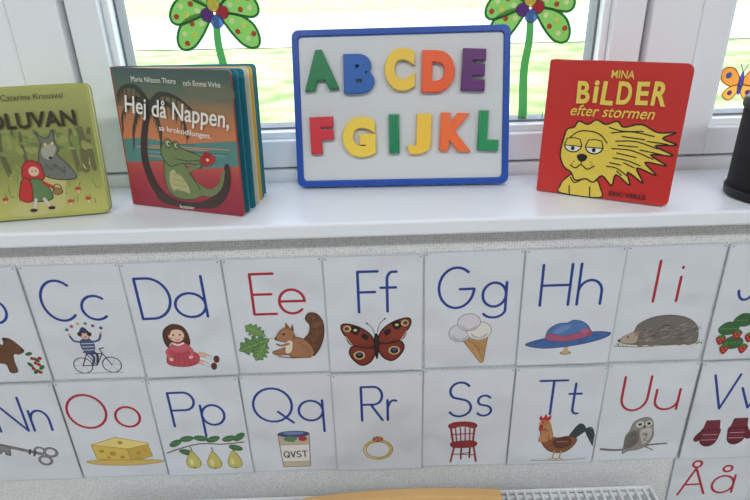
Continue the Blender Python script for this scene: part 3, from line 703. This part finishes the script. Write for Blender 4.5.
a.ell(72,64,4.6,4.2,(172,34,40)); a.ell(77,62,3.8,3.4,(186,46,46)); a.ell(74,60,3.4,3,(160,28,36)); a.ell(74,63,1.3,1.2,(230,200,150)); a.line([(70,67),(66,70)],1,(60,90,50))
a.build('cover_print', W/100, H, b2, m=INK_COVER)
T('title', 'Hej då Nappen,', W, H, .08, .96, .22, .38, M_wh, b2, rot=-5, offset=.012, shear=.1)
T('subtitle', 'sa krokodilungen.', W, H, .36, .80, .40, .45, M_wh, b2, rot=-5, offset=.01)
T('author_1', 'Maria Nilsson Thore', W, H, .18, .56, .06, .095, M_wh, b2, rot=-1)
T('author_2', 'och Emma Virke', W, H, .62, .92, .075, .11, M_wh, b2, rot=-1)
T('publisher', 'bonnier', W, H, .45, .58, .955, .985, M_wh, b2)

# fairy tale book (left)
W, H, TH = .160, .154, .012
yw = math.degrees(math.atan2(.0188, .126))
bx = -.3238 - W*math.cos(math.radians(yw)); by = .0225 - W*math.sin(math.radians(yw))
b1 = empty('picture_book.002', frame_m(bx, by, yw, 10.5, TH*math.sin(math.radians(10.5))+.0003))
M_gr = mat('book_olive', (156, 160, 72), 0.35)
slab('cover', rrect(0, 0, W, H, .002, .008), 0, .002, M_gr, b1)
slab('back_cover', rrect(0, 0, W, H, .002, .008), TH-.002, TH, M_gr, b1)
slab('pages', rrect(.001, .001, W-.001, H-.001, .002, .008), .0021, TH-.0021, M_cream, b1)
a = Art(); HU = 100*H/W
a.fill(rrect(.3, .3, 99.7, HU-.3, 1.2, 4.4), (172,174,90), smooth=False)
def forest(x, y):
    t = y/HU
    return mixc((168,170,100), (122,130,66), t*1.8) if t < .55 else mixc((122,130,66), (182,180,98), (t-.55)*3)
a.grid(2, 2, 98, HU-3, 12, 16, forest)
for x, w in [(8,4),(22,2.5),(33,3.5),(47,2.5),(82,3),(89,5),(95,3)]:
    a.line([(x, 33), (x+random.uniform(-2,2), 44), (x+random.uniform(-1,3), 62)], w, random.choice([(94,94,58),(102,98,60),(84,92,56)]), w1=w*1.2)
cy = Cyc(a, 6)
for _ in range(70):
    x, y = random.uniform(5,95), random.uniform(33,48); cy.go(); a.ell(x, y, random.uniform(2,4), random.uniform(1,2.4), random.choice([(122,136,70),(146,150,82),(108,122,62)]), rot=random.uniform(0,90))
cy.end(); cy = Cyc(a, 6)
for _ in range(90):
    x, y = random.uniform(4,96), random.uniform(58,88); t = random.uniform(3,6); cy.go()
    a.line([(x,y),(x+random.uniform(-2,2),y-t)], .8, random.choice([(122,140,66),(102,122,60),(186,186,106)]), smooth=False, w1=.2)
cy.end()
a.fill([(30,92),(44,78),(60,64),(70,58),(76,60),(72,72),(64,92)], (190,182,116))
WG = (110,112,100)
a.fill([(56,62),(57,50),(60,41),(58,33),(62,37),(66,37),(70,32),(70,40),(72,46),(70,50),(77,59),(80,68),(66,68)], WG, outline=(64,64,60))
a.fill([(60,45),(66,42),(70,45),(65,53),(60,51)], (162,160,144)); a.ell(63,42,1,1.1,(220,200,90)); a.ell(68,41.6,1,1.1,(220,200,90)); a.ell(65,52,1.4,1,(20,20,20))
hair(a,[(60,56),(66,58),(72,61),(64,63)],30,4,80,(80,82,74))
a.fill([(43,64),(45,56),(51,53),(57,57),(58,66),(54,68),(46,68)], (190,44,42), outline=(110,20,20))
a.ell(51.5,61,3.6,3.6,(220,184,156)); a.ell(50.4,60.8,.5,.6,(30,20,20)); a.ell(53,60.8,.5,.6,(30,20,20))
a.fill([(44,82),(46,68),(56,68),(61,82)], (92,124,76), outline=(50,66,44)); a.fill([(38,80),(43,66),(48,69),(46,83)], (190,44,42), outline=(120,26,26))
a.line([(49,82),(47,89)],2.2,(206,190,180)); a.line([(55,82),(58,88)],2.2,(206,190,180)); a.line([(57,70),(63,74)],2.4,(190,44,42)); a.ell(65.5,77,3.4,2.4,(150,112,66),outline=(90,64,36)); a.line(arc(65.5,75,3,3.4,180,360),.7,(90,64,36)); a.ell(46,90,2.6,1.4,(60,30,24)); a.ell(59,89,2.6,1.4,(60,30,24))
for x, y in [(80,76),(86,84),(73,85),(28,80)]: a.line([(x,y),(x,y+3)],1,(215,206,180)); a.ell(x,y,2.2,1.3,(190,64,46))
a.build('cover_print', W/100, H, b1, m=INK_COVER)
M_ol = mat('print_title_dark', (44, 36, 16), 0.5)
T('title', 'RÖDLUVAN', W, H, .07, .88, .165, .31, M_ol, b1, layer=.003, offset=.025)
T('author', 'Catarina Kruusval', W, H, .40, .82, .06, .10, M_ol, b1, layer=.003)

# ---------------------------------------------------------------- window stickers
def sticker_tree(name, cx, cz, flip=1):
    e = empty(name, Matrix.Translation((cx, .1695, cz)))
    a = Art(); D = (44,108,56); Lg = (118,168,82)
    a.line([(0,6),(-1*flip,30),(2*flip,60),(0,100),(0,132)], 6.5, (70,140,74), w1=10)
    for ang, L in [(205,44),(163,46),(118,46),(72,46),(25,46),(-25,44)]:
        t = math.radians(ang)
        q = [(0.08,0),(.25,5),(.5,10.5),(.75,12.5),(.93,8),(1.0,0)]
        def pt(s_, wv):
            x = s_*L
            ax = math.cos(t)*x - math.sin(t)*wv; ay = -(math.sin(t)*x + math.cos(t)*wv)
            return (ax, ay + abs(ax)*.3*s_)
        pts = [pt(s_, wv) for s_, wv in q] + [pt(s_, -wv) for s_, wv in reversed(q[1:-1])]
        a.fill(pts, Lg, outline=D, w=2.4)
        for s_, wv, c in [(.38,1,(244,240,190)),(.55,-5,(210,80,70)),(.62,4.5,(244,226,120)),(.78,-4,(244,240,190)),(.84,4.5,(210,80,70))]:
            a.ell(*pt(s_, wv), 2.6, 2.6, c)
    for x, y, c in [(-8,2,(112,62,150)),(7,0,(200,54,66)),(-1,-7,(236,206,90)),(1,8,(84,120,190))]: a.ell(x, y, 6.2, 6.2, c, outline=(90,40,80))
    for k in range(9):
        x = -22+5.4*k; a.fill([(x-3,134),(x-3+random.uniform(-3,3),112-random.uniform(0,14)),(x+3,134)], random.choice([(94,170,84),(70,140,70)]), smooth=False)
    a.build('printed_film', .00133, 0, e, base=0.0003, m=INK_FILM)
sticker_tree('tree_window_sticker', -.1978, 1.16-.0374-.003)
sticker_tree('tree_window_sticker.001', .2131, 1.16-.0460, -1)
e = empty('butterfly_window_sticker', Matrix.Translation((.512, .1695, 1.16-.152)))
a = Art()
for s in (1,-1):
    Tt = lambda x, y: (s*x, y)
    a.fill([Tt(1,-2),Tt(10,-16),Tt(22,-16),Tt(22,-4),Tt(10,3)], (232,150,66), outline=(160,84,40), w=1.2); a.fill([Tt(1,2),Tt(12,4),Tt(18,12),Tt(10,18),Tt(3,12)], (240,176,80), outline=(160,84,40), w=1.2)
    a.ell(*Tt(15,-9),3.4,3.4,(80,110,190)); a.ell(*Tt(10,10),2.8,2.8,(130,70,160)); a.line([Tt(0,-12),Tt(4,-20)],1,(60,60,90))
a.ell(0,0,3,13,(90,80,160))
a.build('printed_film', .00125, 0, e, base=0.0003, m=INK_FILM)

# ---------------------------------------------------------------- black speaker
sp = empty('portable_speaker', Matrix.Translation((.477, .016, SILL)))
def lathe(name, prof, m, parent, n=40):
    V = []; F = []
    for r, z in prof:
        for k in range(n): V.append((r*math.cos(2*math.pi*k/n), r*math.sin(2*math.pi*k/n), z))
    for i in range(len(prof)-1):
        for k in range(n): F.append((i*n+k, i*n+(k+1) % n, (i+1)*n+(k+1) % n, (i+1)*n+k))
    F.append(tuple(reversed(range(n)))); F.append(tuple(range((len(prof)-1)*n, len(prof)*n)))
    return mesh_obj(name, V, F, m, parent, smooth=True)
lathe('base_ring', [(.040,0),(.044,.002),(.045,.010),(.044,.012)], M_black, sp)
lathe('grille_body', [(.0425,.012),(.0425,.106)], mat('speaker_mesh', (14,14,16), .7, bump=.8, bscale=900), sp)
lathe('top_cap', [(.044,.106),(.045,.109),(.044,.116),(.038,.120),(.030,.119)], M_black, sp)

# ---------------------------------------------------------------- radiator
rd = empty('wall_radiator')
RX0, RX1, RZ = -.42, .39, .470
for k, (y0, y1) in enumerate([(-.045, -.030), (-.130, -.115)]):
    lst = [(RX0, RX1, y0+.004, y1-.004, .10, RZ-.006)]
    x = RX0+.01
    while x < RX1-.02:
        lst.append((x, x+.020, y0, y1, .12, RZ-.02)); x += .033
    boxes('panel_%d' % (k+1), lst, M_rad, rd, .002)
lst = [(RX0, RX1, -.131, -.127, RZ-.006, RZ), (RX0, RX1, -.034, -.030, RZ-.006, RZ)]
x = RX0
while x < RX1: lst.append((x, x+.004, -.131, -.030, RZ-.005, RZ-.001)); x += .0125
boxes('top_grille', lst, M_rad, rd, .001)
boxes('wall_brackets', [(-.30, -.27, -.035, 0, .15, .42), (.24, .27, -.035, 0, .15, .42)], M_rad, rd)
boxes('side_covers', [(RX0-.004, RX0, -.131, -.030, .10, RZ), (RX1, RX1+.004, -.131, -.030, .10, RZ)], M_rad, rd, .001)
boxes('feet', [(-.34,-.31,-.12,-.04,0,.10),(.28,.31,-.12,-.04,0,.10)], M_rad, rd)

# ---------------------------------------------------------------- child's chair
ch = empty('wooden_childs_chair', Matrix.Translation((.022, -.16, 0)) @ Matrix.Rotation(math.radians(1), 4, 'Z'))
boxes('seat', [(-.14, .14, -.27, .0, .305, .320)], M_wood, ch, .004)
boxes('legs', [(-.135,-.108,-.26,-.233,0,.305),(.108,.135,-.26,-.233,0,.305),(-.112,-.088,.0,.02,0,.56),(.088,.112,.0,.02,0,.56)], M_wood, ch, .003)
boxes('stretchers', [(-.108,.108,-.252,-.24,.12,.145),(-.13,-.112,-.24,.0,.16,.18),(.112,.13,-.24,.0,.16,.18)], M_wood, ch, .002)
V = []; F = []; n = 16
for i in range(n+1):
    t = i/n; x = -.116+.232*t; yb = .006*(1-(2*t-1)**2); zt = .6105+.0015*(1-(2*t-1)**2)
    V += [(x, yb-.012, .50), (x, yb-.012, zt), (x, yb+.004, zt), (x, yb+.004, .50)]
for i in range(n):
    k = i*4
    for j in range(4): F.append((k+j, k+4+j, k+4+(j+1) % 4, k+(j+1) % 4))
F += [(0,1,2,3), (n*4+3, n*4+2, n*4+1, n*4)]
o = mesh_obj('back_rail', V, F, M_wood, ch); md = o.modifiers.new('bevel', 'BEVEL'); md.width = .003; md.segments = 2

# ---------------------------------------------------------------- lights
M_fill = mat('fill_housing', (240,240,240), .5)
def ceiling_fill(x, y, e):  # added interior fill: unseen ceiling panels that brighten the room side
    p = empty('ceiling_fill' if x < 0 else 'ceiling_fill.001')
    boxes('housing', [(x-.62,x+.62,y-.17,y+.17,2.56,2.6)], M_fill, p)
    L = bpy.data.lights.new('fill_light', 'AREA'); L.shape = 'RECTANGLE'; L.size = 1.2; L.size_y = .3; L.energy = e; L.color = (.96, .98, 1)
    lo = bpy.data.objects.new('fill_light', L); COL.objects.link(lo); lo.location = (x, y, 2.55); lo.parent = p
ceiling_fill(-.9, -1.9, 29); ceiling_fill(.9, -1.9, 29)
S = bpy.data.lights.new('sun', 'SUN'); S.energy = 4.0; S.angle = math.radians(1.0); S.color = (1, .96, .9)
so = bpy.data.objects.new('sun', S); COL.objects.link(so); so.rotation_mode = 'QUATERNION'
so.rotation_quaternion = Vector((.45, .6, -.75)).to_track_quat('-Z', 'Y'); so.location = (0, -5, 8)
wd = bpy.data.worlds.new('sky'); scene.world = wd; wd.use_nodes = True
nt = wd.node_tree; bg = nt.nodes['Background']
sk = nt.nodes.new('ShaderNodeTexSky'); sk.sky_type = 'NISHITA'; sk.sun_disc = False; sk.sun_elevation = math.radians(45); sk.sun_rotation = math.radians(180)
hs = nt.nodes.new('ShaderNodeHueSaturation'); hs.inputs['Saturation'].default_value = 0.45
nt.links.new(sk.outputs[0], hs.inputs['Color']); nt.links.new(hs.outputs[0], bg.inputs['Color']); bg.inputs['Strength'].default_value = 1.0

# ---------------------------------------------------------------- camera
cam = bpy.data.cameras.new('camera'); co = bpy.data.objects.new('camera', cam); COL.objects.link(co)
th, rho = math.radians(25.4), math.radians(1.82)
Fv = Vector((0, math.cos(th), -math.sin(th))); Uv = Vector((0, math.sin(th), math.cos(th))); Rv = Vector((1, 0, 0))
r2 = Rv*math.cos(rho) - Uv*math.sin(rho); u2 = Uv*math.cos(rho) + Rv*math.sin(rho)
M = Matrix((r2, u2, -Fv)).transposed().to_4x4(); M.translation = Vector((0, -.65, 1.16))
co.matrix_world = M
cam.sensor_width = 36; cam.lens = 27.98; cam.clip_start = .01; cam.clip_end = 500
scene.camera = co
